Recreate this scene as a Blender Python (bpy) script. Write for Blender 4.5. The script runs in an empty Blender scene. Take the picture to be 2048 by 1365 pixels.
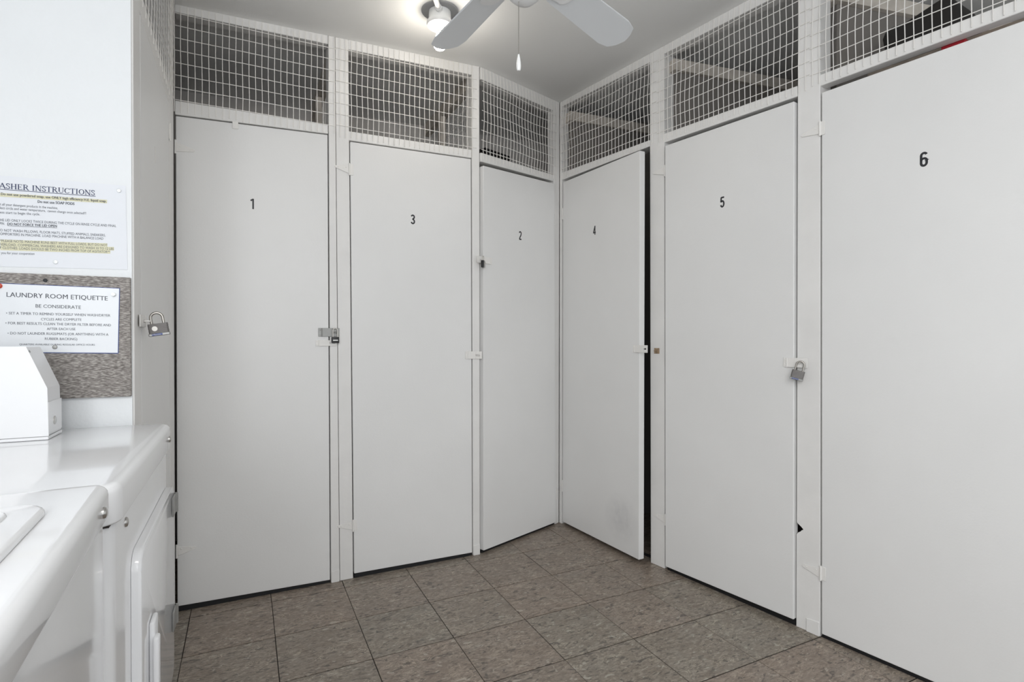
import bpy, bmesh, math, random
from mathutils import Vector, Matrix

random.seed(7)
scene = bpy.context.scene
col = scene.collection
R = math.radians

# ------------------------------------------------------------------ camera
CAM_H = 1.1447
cam_data = bpy.data.cameras.new('camera')
cam_data.sensor_width = 36.0
cam_data.lens = 1083.0 / 2048.0 * 36.0
cam_data.clip_start = 0.02
cam = bpy.data.objects.new('camera', cam_data)
col.objects.link(cam)
cam.location = (0, 0, CAM_H)
cam.rotation_euler = (R(90) - 0.0074, -0.0009, 0)
scene.camera = cam

# ------------------------------------------------------------------ world, exposure
world = bpy.data.worlds.new('world')
scene.world = world
world.use_nodes = True
wb = world.node_tree.nodes['Background']
wb.inputs['Color'].default_value = (0.93, 0.97, 1.0, 1)
wb.inputs['Strength'].default_value = 0.75
vs = scene.view_settings
vs.view_transform = 'Standard'
vs.look = 'None'
vs.gamma = 1.0
vs.use_curve_mapping = False
vs.exposure = 0.44


def area_light(name, loc, target, sx, sy, power, color):
    l = bpy.data.lights.new(name, 'AREA')
    l.shape = 'RECTANGLE'
    l.size, l.size_y = sx, sy
    l.energy = power
    l.color = color
    o = bpy.data.objects.new(name, l)
    col.objects.link(o)
    o.location = loc
    o.rotation_euler = (Vector(target) - Vector(loc)).to_track_quat('-Z', 'Y').to_euler()
    return o


# daylight through the open end of the room, behind the camera
area_light('daylight_window', (-0.05, -1.40, 1.60), (0.20, 2.4, 1.75), 2.0, 1.8, 26, (0.98, 0.99, 1.0))
# window in the wall above the machines, to the left of the camera
area_light('daylight_window_left', (-0.66, -0.90, 1.72), (0.55, 0.45, 1.35), 1.1, 1.0, 21, (0.95, 0.975, 1.0))
# unseen fill light under the ceiling, added behind the camera
area_light('ceiling_fill_light', (0.55, -0.55, 2.42), (0.5, -0.1, 0.0), 1.1, 0.35, 12, (1.0, 0.97, 0.93))


# ------------------------------------------------------------------ frames of reference
class Frame:
    """s runs along a wall, n points out of it into the room, z is up"""
    def __init__(self, o, deg):
        self.o = Vector((o[0], o[1]))
        self.deg = deg
        self.a = Vector((math.cos(R(deg)), math.sin(R(deg))))
        self.n = Vector((self.a.y, -self.a.x))

    def __call__(self, s, n, z):
        p = self.o + self.a * s + self.n * n
        return Vector((p.x, p.y, z))


P0, P1, P2 = (-1.3923, 2.2370), (-0.1649, 2.8444), (0.2907, 3.3294)
A = Frame(P0, 26.33)            # lockers 1 and 3
B = Frame(P1, 46.79)            # locker 2
C = Frame(P2, -55.08)           # lockers 4, 5, 6
D = Frame((-0.9811, 1.4062), 116.33)   # locker without a number, at right angles to A
E = Frame((-0.9798, 1.4035), 26.33)    # white wall with the notices
D4 = Frame((0.306, 3.300), -60.5)      # locker 4's door, ajar
W = Frame((0, 0), 0)


def ceil_z(p):
    return 0.02603 * p[0] + 0.02179 * p[1] + 2.5028


# ------------------------------------------------------------------ materials
MATS = {}


def mat(name, color, rough=0.5, metal=0.0, bump=0.0, bump_scale=200.0, var=0.0, var_scale=3.0, coat=0.0, spec=0.5,
        emit=0.0, bump_stretch=None):
    m = bpy.data.materials.new(name)
    m.use_nodes = True
    nt = m.node_tree
    b = nt.nodes['Principled BSDF']
    b.inputs['Base Color'].default_value = (*color, 1)
    b.inputs['Roughness'].default_value = rough
    b.inputs['Metallic'].default_value = metal
    b.inputs['Specular IOR Level'].default_value = spec
    b.inputs['Coat Weight'].default_value = coat
    b.inputs['Coat Roughness'].default_value = 0.06
    if emit:
        b.inputs['Emission Color'].default_value = (*color, 1)
        b.inputs['Emission Strength'].default_value = emit
    geo = nt.nodes.new('ShaderNodeNewGeometry')
    src = geo.outputs['Position']
    if bump_stretch:
        mp = nt.nodes.new('ShaderNodeMapping')
        mp.inputs['Scale'].default_value = bump_stretch
        nt.links.new(src, mp.inputs['Vector'])
        src2 = mp.outputs['Vector']
    else:
        src2 = src
    if var:
        n1 = nt.nodes.new('ShaderNodeTexNoise')
        n1.inputs['Scale'].default_value = var_scale
        n1.inputs['Detail'].default_value = 6
        nt.links.new(src, n1.inputs['Vector'])
        mr = nt.nodes.new('ShaderNodeMapRange')
        mr.inputs['From Min'].default_value = 0.3
        mr.inputs['From Max'].default_value = 0.7
        mr.inputs['To Min'].default_value = 1 - var
        mr.inputs['To Max'].default_value = 1 + var * 0.4
        nt.links.new(n1.outputs['Fac'], mr.inputs['Value'])
        mx = nt.nodes.new('ShaderNodeVectorMath')
        mx.operation = 'SCALE'
        mx.inputs[0].default_value = color
        nt.links.new(mr.outputs['Result'], mx.inputs['Scale'])
        nt.links.new(mx.outputs['Vector'], b.inputs['Base Color'])
    if bump:
        n2 = nt.nodes.new('ShaderNodeTexNoise')
        n2.inputs['Scale'].default_value = bump_scale
        n2.inputs['Detail'].default_value = 4
        nt.links.new(src2, n2.inputs['Vector'])
        bp = nt.nodes.new('ShaderNodeBump')
        bp.inputs['Strength'].default_value = bump
        bp.inputs['Distance'].default_value = 0.002
        nt.links.new(n2.outputs['Fac'], bp.inputs['Height'])
        nt.links.new(bp.outputs['Normal'], b.inputs['Normal'])
    MATS[name] = m
    return m


mat('door_paint', (0.805, 0.802, 0.795), 0.42, bump=0.12, bump_scale=140, var=0.03, var_scale=2.5)
mat('frame_paint', (0.81, 0.80, 0.785), 0.45, bump=0.25, bump_scale=60, var=0.04, var_scale=8)
mat('hardware_paint', (0.82, 0.805, 0.78), 0.4, bump=0.2, bump_scale=160)
mat('wire_paint', (0.84, 0.82, 0.79), 0.45)
mat('wall_paint', (0.79, 0.81, 0.825), 0.5, bump=0.35, bump_scale=110, var=0.015, var_scale=5)
mat('ceiling_paint', (0.84, 0.84, 0.83), 0.75, bump=0.2, bump_scale=180)
mat('enamel', (0.87, 0.875, 0.89), 0.16, coat=0.5, spec=0.5)
mat('enamel_satin', (0.86, 0.865, 0.88), 0.35)
mat('grout', (0.03, 0.024, 0.02), 0.8)
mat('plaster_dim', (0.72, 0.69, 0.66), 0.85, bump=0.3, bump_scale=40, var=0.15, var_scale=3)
mat('plywood', (0.50, 0.43, 0.36), 0.8, var=0.25, var_scale=10)
mat('lath', (0.62, 0.575, 0.53), 0.9, var=0.25, var_scale=6)
mat('lumber', (0.62, 0.57, 0.51), 0.8, var=0.2, var_scale=14)
mat('mortar', (0.20, 0.185, 0.17), 0.95)
mat('metal', (0.62, 0.61, 0.59), 0.32, metal=1.0)
mat('steel_painted', (0.33, 0.33, 0.32), 0.42, metal=0.5, var=0.1, var_scale=30)
mat('chrome', (0.55, 0.54, 0.52), 0.28, metal=1.0)
mat('lock_steel', (0.42, 0.40, 0.37), 0.35, metal=1.0)
mat('disc_steel', (0.62, 0.60, 0.57), 0.5, metal=0.5)
mat('lock_body', (0.19, 0.18, 0.175), 0.45, metal=0.6, bump=0.3, bump_scale=300, bump_stretch=(1, 1, 12))
mat('black', (0.012, 0.012, 0.013), 0.4)
mat('black_soft', (0.02, 0.018, 0.017), 0.9, bump=0.8, bump_scale=25)
mat('blue', (0.015, 0.045, 0.22), 0.4)
mat('navy_ink', (0.028, 0.04, 0.11), 0.7)
mat('ink', (0.10, 0.11, 0.13), 0.7)
mat('grey_ink', (0.17, 0.18, 0.21), 0.7)
mat('digit_black', (0.022, 0.022, 0.026), 0.45)
mat('paper', (0.77, 0.79, 0.83), 0.6)
mat('laminate', (0.765, 0.79, 0.82), 0.3)
mat('highlighter', (0.70, 0.675, 0.48), 0.6)
mat('red_plastic', (0.62, 0.07, 0.03), 0.35)
mat('red_box', (0.35, 0.01, 0.02), 0.5)
mat('clear_plastic', (0.80, 0.82, 0.83), 0.2, coat=0.3)
mat('porcelain', (0.86, 0.86, 0.85), 0.25)
mat('lamp_plate', (0.36, 0.36, 0.36), 0.6)
mat('fan_blade', (0.76, 0.78, 0.80), 0.4)
mat('fan_housing', (0.80, 0.80, 0.80), 0.35)
mat('bead_chain', (0.36, 0.34, 0.31), 0.3, metal=0.9)
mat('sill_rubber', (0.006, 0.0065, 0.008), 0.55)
mat('rubber', (0.03, 0.032, 0.036), 0.7)
mat('knot_hole', (0.01, 0.009, 0.008), 1.0)
mat('rust', (0.45, 0.33, 0.22), 0.6, metal=0.3, var=0.4, var_scale=80)
mat('bulb_glow', (1.0, 0.93, 0.82), 0.3, emit=48.0)


def board_material():
    """woven grey-brown fabric of the tack board: colour of the threads only"""
    m = mat('board_fabric', (0.3, 0.27, 0.25), 0.95, bump=0.6, bump_scale=60, bump_stretch=(3, 3, 26))
    nt = m.node_tree
    b = nt.nodes['Principled BSDF']
    geo = nt.nodes.new('ShaderNodeNewGeometry')
    mp = nt.nodes.new('ShaderNodeMapping')
    mp.inputs['Scale'].default_value = (110, 110, 560)
    nt.links.new(geo.outputs['Position'], mp.inputs['Vector'])
    n = nt.nodes.new('ShaderNodeTexNoise')
    n.inputs['Scale'].default_value = 1.0
    n.inputs['Detail'].default_value = 3
    nt.links.new(mp.outputs['Vector'], n.inputs['Vector'])
    r = nt.nodes.new('ShaderNodeValToRGB')
    e = r.color_ramp.elements
    e[0].position, e[0].color = 0.34, (0.16, 0.145, 0.135, 1)
    e[1].position, e[1].color = 0.66, (0.50, 0.47, 0.44, 1)
    k = r.color_ramp.elements.new(0.5)
    k.color = (0.285, 0.262, 0.245, 1)
    nt.links.new(n.outputs['Fac'], r.inputs['Fac'])
    nt.links.new(r.outputs['Color'], b.inputs['Base Color'])


board_material()


def tile_material():
    """marbled vinyl tile: taupe ground, dark and pale chips drawn out in one direction, turned from tile to tile"""
    m = bpy.data.materials.new('vinyl_tile')
    m.use_nodes = True
    nt = m.node_tree
    N, L = nt.nodes, nt.links
    b = N['Principled BSDF']
    b.inputs['Roughness'].default_value = 0.38
    geo = N.new('ShaderNodeTexCoord')
    info = N.new('ShaderNodeObjectInfo')
    # random offset per tile
    off = N.new('ShaderNodeVectorMath'); off.operation = 'SCALE'
    off.inputs[0].default_value = (37.0, 91.0, 13.0)
    L.new(info.outputs['Random'], off.inputs['Scale'])
    add = N.new('ShaderNodeVectorMath'); add.operation = 'ADD'
    L.new(geo.outputs['Object'], add.inputs[0]); L.new(off.outputs['Vector'], add.inputs[1])

    def noise(scale_xyz, detail, rough=0.55, dist=0.0):
        mp = N.new('ShaderNodeMapping')
        mp.inputs['Scale'].default_value = scale_xyz
        L.new(add.outputs['Vector'], mp.inputs['Vector'])
        n = N.new('ShaderNodeTexNoise')
        n.inputs['Scale'].default_value = 1.0
        n.inputs['Detail'].default_value = detail
        n.inputs['Roughness'].default_value = rough
        n.inputs['Distortion'].default_value = dist
        L.new(mp.outputs['Vector'], n.inputs['Vector'])
        return n.outputs['Fac']

    def ramp(fac, stops):
        r = N.new('ShaderNodeValToRGB')
        els = r.color_ramp.elements
        while len(els) < len(stops):
            els.new(0.5)
        for e_, (p, c) in zip(els, stops):
            e_.position = p
            e_.color = (*c, 1) if len(c) == 3 else c
        L.new(fac, r.inputs['Fac'])
        return r.outputs['Color']

    def mix(fac, c1, c2):
        x = N.new('ShaderNodeMix'); x.data_type = 'RGBA'
        L.new(fac, x.inputs['Factor'])
        for sock, v in ((x.inputs['A'], c1), (x.inputs['B'], c2)):
            if isinstance(v, tuple):
                sock.default_value = (*v, 1)
            else:
                L.new(v, sock)
        return x.outputs['Result']

    ground = ramp(noise((7, 9, 9), 5, 0.6, 0.8), [(0.30, (0.175, 0.138, 0.110)), (0.5, (0.225, 0.190, 0.163)), (0.70, (0.235, 0.215, 0.192))])
    fine = ramp(noise((42, 95, 60), 6, 0.72, 0.8), [(0.34, (0.085, 0.070, 0.060)), (0.5, (0.225, 0.192, 0.165)), (0.66, (0.40, 0.355, 0.305))])
    c0 = mix(ramp(noise((18, 26, 20), 3), [(0.35, (0.40,) * 3), (0.65, (0.80,) * 3)]), ground, fine)
    dark = ramp(noise((26, 62, 40), 3, 0.55, 1.0), [(0.585, (0, 0, 0)), (0.64, (0.80,) * 3)])
    c1 = mix(dark, c0, (0.075, 0.064, 0.060))
    veins = ramp(noise((14, 34, 30), 4, 0.6, 1.6), [(0.485, (0, 0, 0)), (0.5, (0.85,) * 3), (0.515, (0, 0, 0))])
    gate = ramp(noise((9, 12, 10), 2), [(0.47, (0, 0, 0)), (0.56, (1, 1, 1))])
    gm = N.new('ShaderNodeMath'); gm.operation = 'MULTIPLY'
    L.new(veins, gm.inputs[0]); L.new(gate, gm.inputs[1])
    c2 = mix(gm.outputs['Value'], c1, (0.55, 0.48, 0.40))
    pale = ramp(noise((30, 52, 40), 2, 0.5, 0.6), [(0.645, (0, 0, 0)), (0.70, (0.7,) * 3)])
    c3 = mix(pale, c2, (0.42, 0.39, 0.35))
    # each tile's own batch of colour, from brownish to greenish grey
    tint = ramp(info.outputs['Random'], [(0.0, (1.09, 1.03, 0.97)), (0.5, (1.06, 1.02, 0.97)), (1.0, (1.01, 1.03, 0.98))])
    mul = N.new('ShaderNodeMix'); mul.data_type = 'RGBA'; mul.blend_type = 'MULTIPLY'
    mul.inputs['Factor'].default_value = 1.0
    L.new(c3, mul.inputs['A']); L.new(tint, mul.inputs['B'])
    L.new(mul.outputs['Result'], b.inputs['Base Color'])
    bp = N.new('ShaderNodeBump')
    bp.inputs['Strength'].default_value = 0.06
    bp.inputs['Distance'].default_value = 0.001
    L.new(noise((160, 60, 60), 3), bp.inputs['Height'])
    L.new(bp.outputs['Normal'], b.inputs['Normal'])
    MATS['vinyl_tile'] = m


tile_material()


def smudged_door_material():
    """door paint with a grey scuff low on the free side (locker 4)"""
    m = MATS['door_paint'].copy()
    m.name = 'door_paint_scuffed'
    nt = m.node_tree
    N, L = nt.nodes, nt.links
    b = N['Principled BSDF']
    old = b.inputs['Base Color'].links[0].from_socket
    geo = N.new('ShaderNodeNewGeometry')
    c = D4(0.54, 0.0, 0.19)
    sub = N.new('ShaderNodeVectorMath'); sub.operation = 'SUBTRACT'
    sub.inputs[1].default_value = c
    L.new(geo.outputs['Position'], sub.inputs[0])
    ln = N.new('ShaderNodeVectorMath'); ln.operation = 'LENGTH'
    L.new(sub.outputs['Vector'], ln.inputs[0])
    mr = N.new('ShaderNodeMapRange')
    mr.inputs['From Min'].default_value = 0.02
    mr.inputs['From Max'].default_value = 0.14
    mr.inputs['To Min'].default_value = 0.55
    mr.inputs['To Max'].default_value = 0.0
    L.new(ln.outputs['Value'], mr.inputs['Value'])
    n = N.new('ShaderNodeTexNoise'); n.inputs['Scale'].default_value = 22
    L.new(geo.outputs['Position'], n.inputs['Vector'])
    ml = N.new('ShaderNodeMath'); ml.operation = 'MULTIPLY'
    L.new(mr.outputs['Result'], ml.inputs[0]); L.new(n.outputs['Fac'], ml.inputs[1])
    x = N.new('ShaderNodeMix'); x.data_type = 'RGBA'
    L.new(ml.outputs['Value'], x.inputs['Factor'])
    L.new(old, x.inputs['A'])
    x.inputs['B'].default_value = (0.40, 0.40, 0.42, 1)
    L.new(x.outputs['Result'], b.inputs['Base Color'])
    MATS['door_paint_scuffed'] = m


smudged_door_material()


# ------------------------------------------------------------------ mesh helpers (local coordinates s, n, z, mapped by a frame)
def hexa(bm, c8, bev=0.0, seg=2):
    """c8: 4 bottom then 4 top points"""
    v = [bm.verts.new(p) for p in c8]
    fs = [bm.faces.new([v[i] for i in f]) for f in ((3, 2, 1, 0), (4, 5, 6, 7), (0, 1, 5, 4), (1, 2, 6, 5), (2, 3, 7, 6), (3, 0, 4, 7))]
    if bev:
        es = list({e for f in fs for e in f.edges})
        bmesh.ops.bevel(bm, geom=es, offset=bev, segments=seg, affect='EDGES', profile=0.5, clamp_overlap=True)


def box(bm, s0, s1, n0, n1, z0, z1, bev=0.0, seg=2):
    hexa(bm, [(s0, n0, z0), (s1, n0, z0), (s1, n1, z0), (s0, n1, z0), (s0, n0, z1), (s1, n0, z1), (s1, n1, z1), (s0, n1, z1)], bev, seg)


def panel(bm, q, n0, n1, bev=0.003, seg=2):
    """q: (s, z) corners top-left, top-right, bottom-right, bottom-left; extruded from n0 (back) to n1 (front)"""
    tl, tr, br, bl = q
    hexa(bm, [(bl[0], n0, bl[1]), (br[0], n0, br[1]), (br[0], n1, br[1]), (bl[0], n1, bl[1]),
              (tl[0], n0, tl[1]), (tr[0], n0, tr[1]), (tr[0], n1, tr[1]), (tl[0], n1, tl[1])], bev, seg)


def poly_prism(bm, pts, n0, n1, bev=0.0, seg=2):
    """pts: (s, z) outline"""
    lo = [bm.verts.new((p[0], n0, p[1])) for p in pts]
    hi = [bm.verts.new((p[0], n1, p[1])) for p in pts]
    fs = [bm.faces.new(lo), bm.faces.new(hi[::-1])]
    k = len(pts)
    for i in range(k):
        fs.append(bm.faces.new([lo[i], hi[i], hi[(i + 1) % k], lo[(i + 1) % k]]))
    if bev:
        es = list({e for f in fs[:2] for e in f.edges})
        bmesh.ops.bevel(bm, geom=es, offset=bev, segments=seg, affect='EDGES', profile=0.5, clamp_overlap=True)


def rounded_slab(bm, s0, s1, n0, n1, z0, z1, rv, rt, rb=0.0, seg=5):
    """box with rounded upright edges (rv), rounded top rim (rt) and bottom rim (rb)"""
    pts = []
    for (cx, cy, a0) in ((s1 - rv, n1 - rv, 0), (s0 + rv, n1 - rv, 90), (s0 + rv, n0 + rv, 180), (s1 - rv, n0 + rv, 270)):
        for i in range(seg + 1):
            t = R(a0 + 90 * i / seg)
            pts.append((cx, cy, math.cos(t), math.sin(t)))
    rings = []
    prof = []
    if rb:
        for i in range(4):
            t = R(90 * i / 4)
            prof.append((rb * (1 - math.sin(t)), z0 + rb * (1 - math.cos(t))))
        prof.append((0, z0 + rb))
    else:
        prof.append((0, z0))
    if rt:
        for i in range(5):
            t = R(90 * i / 4)
            prof.append((rt * (1 - math.cos(t)), z1 - rt + rt * math.sin(t)))
    else:
        prof.append((0, z1))
    for inset, z in prof:
        rings.append([bm.verts.new((p[0] + p[2] * (rv - inset), p[1] + p[3] * (rv - inset), z)) for p in pts])
    k = len(pts)
    for r0, r1 in zip(rings, rings[1:]):
        for i in range(k):
            bm.faces.new([r0[i], r0[(i + 1) % k], r1[(i + 1) % k], r1[i]])
    bm.faces.new(rings[0][::-1])
    bm.faces.new(rings[-1])


def tube(bm, pts, r, seg=8, cap=True):
    pts = [Vector(p) for p in pts]
    rings = []
    prev = None
    for i, p in enumerate(pts):
        if i == 0:
            d = pts[1] - p
        elif i == len(pts) - 1:
            d = p - pts[i - 1]
        else:
            d = (pts[i + 1] - p).normalized() + (p - pts[i - 1]).normalized()
        d.normalize()
        if prev is None:
            x = d.orthogonal().normalized()
        else:
            x = (prev - d * prev.dot(d)).normalized()
        prev = x
        y = d.cross(x)
        rr = r[i] if isinstance(r, (list, tuple)) else r
        rings.append([bm.verts.new(p + (x * math.cos(2 * math.pi * k / seg) + y * math.sin(2 * math.pi * k / seg)) * rr) for k in range(seg)])
    for r0, r1 in zip(rings, rings[1:]):
        for k in range(seg):
            bm.faces.new([r0[k], r0[(k + 1) % seg], r1[(k + 1) % seg], r1[k]])
    if cap:
        bm.faces.new(rings[0][::-1])
        bm.faces.new(rings[-1])


def lathe(bm, prof, c, axis=(0, 0, 1), seg=24):
    """prof: (radius, height along axis) from c"""
    ax = Vector(axis).normalized()
    x = ax.orthogonal().normalized()
    y = ax.cross(x)
    c = Vector(c)
    rings = []
    for r, hgt in prof:
        if r < 1e-6:
            rings.append([bm.verts.new(c + ax * hgt)])
        else:
            rings.append([bm.verts.new(c + ax * hgt + (x * math.cos(2 * math.pi * k / seg) + y * math.sin(2 * math.pi * k / seg)) * r) for k in range(seg)])
    for r0, r1 in zip(rings, rings[1:]):
        for k in range(seg):
            k2 = (k + 1) % seg
            if len(r0) == 1 and len(r1) == 1:
                continue
            if len(r0) == 1:
                bm.faces.new([r0[0], r1[k2], r1[k]])
            elif len(r1) == 1:
                bm.faces.new([r0[k], r0[k2], r1[0]])
            else:
                bm.faces.new([r0[k], r0[k2], r1[k2], r1[k]])
    for rg, flip in ((rings[0], True), (rings[-1], False)):
        if len(rg) > 1:
            bm.faces.new(rg[::-1] if flip else rg)


def stroke(bm, pts, w, n0, n1):
    """a pen stroke in the s-z plane with thickness from n0 to n1"""
    pts = [Vector((p[0], p[1])) for p in pts]
    left, right = [], []
    for i, p in enumerate(pts):
        d0 = (p - pts[i - 1]).normalized() if i else None
        d1 = (pts[i + 1] - p).normalized() if i < len(pts) - 1 else None
        d0, d1 = d0 or d1, d1 or d0
        m = Vector((-(d0.y + d1.y), d0.x + d1.x)).normalized()
        k = max(0.5, m.dot(Vector((-d0.y, d0.x))))
        left.append(p + m * (w / 2 / k))
        right.append(p - m * (w / 2 / k))
    f = lambda p, n: bm.verts.new((p.x, n, p.y))
    L0, R0, L1, R1 = [[f(p, n) for p in side] for side, n in ((left, n0), (right, n0), (left, n1), (right, n1))]
    for i in range(len(pts) - 1):
        bm.faces.new([L1[i], L1[i + 1], R1[i + 1], R1[i]])
        bm.faces.new([L0[i + 1], L0[i], R0[i], R0[i + 1]])
        bm.faces.new([L0[i], L0[i + 1], L1[i + 1], L1[i]])
        bm.faces.new([R0[i + 1], R0[i], R1[i], R1[i + 1]])
    bm.faces.new([L0[0], L1[0], R1[0], R0[0]])
    bm.faces.new([L1[-1], L0[-1], R0[-1], R1[-1]])


# ------------------------------------------------------------------ object helpers
def root_loc(o):
    p = Vector(o.location)
    while o.parent:
        o = o.parent
        p += Vector(o.location)
    return p


def obj(name, bm, material, parent=None, frame=W, smooth=False, origin=None, props=None):
    """links ONE mesh object; bm is in the frame's (s, n, z)"""
    bmesh.ops.recalc_face_normals(bm, faces=bm.faces)
    if frame is not W:
        for v in bm.verts:
            v.co = frame(*v.co)
        # keep the outside outside whatever the handedness of the frame
        bmesh.ops.recalc_face_normals(bm, faces=bm.faces)
    me = bpy.data.meshes.new(name)
    if parent:
        base = root_loc(parent)
    elif origin is not None:
        base = Vector(origin)
    else:
        xs = [v.co for v in bm.verts]
        base = Vector(((min(p.x for p in xs) + max(p.x for p in xs)) / 2, (min(p.y for p in xs) + max(p.y for p in xs)) / 2, min(p.z for p in xs)))
    for v in bm.verts:
        v.co -= base
    bm.to_mesh(me)
    bm.free()
    if smooth:
        for p in me.polygons:
            p.use_smooth = True
        try:
            me.set_sharp_from_angle(angle=R(smooth if smooth is not True else 35))
        except Exception:
            pass
    me.materials.append(MATS[material])
    o = bpy.data.objects.new(name, me)
    col.objects.link(o)
    if parent:
        o.parent = parent
    else:
        o.location = base
    for k_, v_ in (props or {}).items():
        o[k_] = v_
    return o


def thing(name, label, cat, loc, group=None):
    o = bpy.data.objects.new(name, None)
    o.empty_display_size = 0.05
    col.objects.link(o)
    o.location = loc
    o['label'] = label
    o['category'] = cat
    if group:
        o['group'] = group
    return o


def tag(o, label, cat, group=None):
    o['label'] = label
    o['category'] = cat
    if group:
        o['group'] = group
    return o


def struct(name, bm, material, frame=W, smooth=False, parent=None):
    return obj(name, bm, material, parent, frame, smooth, props={} if parent else {'kind': 'structure'})


def BM():
    return bmesh.new()


# ------------------------------------------------------------------ the setting: floor of separate tiles
T = 0.3048
bm = BM()
box(bm, -3.2, 3.6, -1.6, 5.2, -0.06, -0.003)
floor = struct('floor', bm, 'grout')
tm = bpy.data.meshes.new('floor_tile')
bm = BM()
g = 0.0017
box(bm, -T / 2 + g * 0.8, T / 2 - g * 0.8, -T / 2 + g * 1.5, T / 2 - g * 1.5, -0.003, 0.0, 0.0006, 1)
bm.to_mesh(tm)
bm.free()
tm.materials.append(MATS['vinyl_tile'])
TH = R(26.264)
GO = Vector((-1.1742, 1.9192))
ga, gp = Vector((math.cos(TH), math.sin(TH))), Vector((-math.sin(TH), math.cos(TH)))
fl = root_loc(floor)
for i in range(-2, 11):
    for j in range(-4, 8):
        c = GO + ga * ((i + 0.5) * T + random.uniform(-0.0006, 0.0006)) - gp * ((j + 0.5) * T)
        if c.y < 0.25 or c.y > 4.3 or abs(c.x) > 2.4:
            continue
        # leave out what stands under the lockers' back or outside the view
        if abs(c.x) > c.y * 1.15 + 0.35:
            continue
        o = bpy.data.objects.new('floor_tile', tm)
        col.objects.link(o)
        o.parent = floor
        o.location = Vector((c.x, c.y, 0.0)) - fl
        o.rotation_euler = (0, 0, TH + (math.pi if (i + j) % 2 else 0))

# ceiling, slightly out of level like the old building
bm = BM()
cs = [(-3.2, -1.6), (3.6, -1.6), (3.6, 5.2), (-3.2, 5.2)]
hexa(bm, [(x, y, ceil_z((x, y))) for x, y in cs] + [(x, y, ceil_z((x, y)) + 0.08) for x, y in cs])
struct('ceiling', bm, 'ceiling_paint')

# white wall that carries the notices
bm = BM()
box(bm, -1.45, -0.004, -0.08, 0.0, 0.0, 2.53)
struct('wall_left', bm, 'wall_paint', E)
# wall behind the machines, unseen from here
bm = BM()
box(bm, -0.80, -0.72, 1.02, 4.4, 0.0, 2.53)
struct('wall_machines', bm, 'wall_paint', A)
# rear walls of the lockers
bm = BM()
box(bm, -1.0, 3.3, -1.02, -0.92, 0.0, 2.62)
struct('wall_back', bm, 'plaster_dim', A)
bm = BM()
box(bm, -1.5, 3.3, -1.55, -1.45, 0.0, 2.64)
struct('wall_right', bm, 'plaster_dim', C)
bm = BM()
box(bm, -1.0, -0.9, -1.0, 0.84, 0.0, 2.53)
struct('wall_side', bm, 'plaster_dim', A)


# ------------------------------------------------------------------ posts between the lockers
def post(n_, frame, q, material='frame_paint', n0=-0.085, n1=0.0):
    bm = BM()
    panel(bm, q, n0, n1, 0.003)
    return struct('trim_%d' % n_, bm, material, frame)


def topz(frame, s, dz=0.0):
    return ceil_z(frame(s, 0, 0)) - dz


post(1, D, [(0.004, topz(D, 0)), (0.104, topz(D, 0.1)), (0.104, 0), (0.004, 0)])
post(2, D, [(0.757, topz(D, 0.76)), (0.9, topz(D, 0.92)), (0.9, 0), (0.757, 0)])
post(3, A, [(0.607, topz(A, 0.6)), (0.636, topz(A, 0.63)), (0.654, 0), (0.6155, 0)])
post(4, A, [(0.638, topz(A, 0.64)), (0.697, topz(A, 0.70)), (0.716, 0), (0.656, 0)], n1=-0.001)
post(5, A, [(1.319, topz(A, 1.32)), (1.362, topz(A, 1.365)), (1.366, 0), (1.3275, 0)])
post(6, B, [(0.607, topz(B, 0.607)), (0.664, topz(B, 0.66)), (0.664, 0), (0.627, 0)], n0=-0.05)
post(7, C, [(0.0005, topz(C, 0)), (0.021, topz(C, 0.02)), (0.026, 0), (0.0005, 0)], n0=-0.05)
post(8, C, [(0.706, topz(C, 0.706)), (0.797, topz(C, 0.79)), (0.810, 0), (0.722, 0)])
# post between lockers 5 and 6, a bite broken out of its left edge
bm = BM()
poly_prism(bm, [(1.4575, 0), (1.4565, 0.365), (1.462, 0.373), (1.471, 0.377), (1.476, 0.386), (1.487, 0.389), (1.484, 0.396), (1.474, 0.402), (1.4575, 0.412), (1.4525, topz(C, 1.46)),
                (1.536, topz(C, 1.53)), (1.548, 0)], -0.085, 0.0, 0.002, 1)
struct('trim_9', bm, 'frame_paint', C)
post(10, C, [(2.432, topz(C, 2.43)), (2.52, topz(C, 2.52)), (2.52, 0), (2.432, 0)])
# patched bottoms of three posts
for k_, (f_, s0, s1) in enumerate(((A, 0.6165, 0.6535), (A, 1.3285, 1.3655), (C, 1.498, 1.546))):
    bm = BM()
    panel(bm, [(s0, 0.052), (s1, 0.056), (s1, 0.0), (s0, 0.0)], 0.0005, 0.004, 0.0015, 1)
    struct('trim_%d' % (11 + k_), bm, 'frame_paint', f_)


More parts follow.
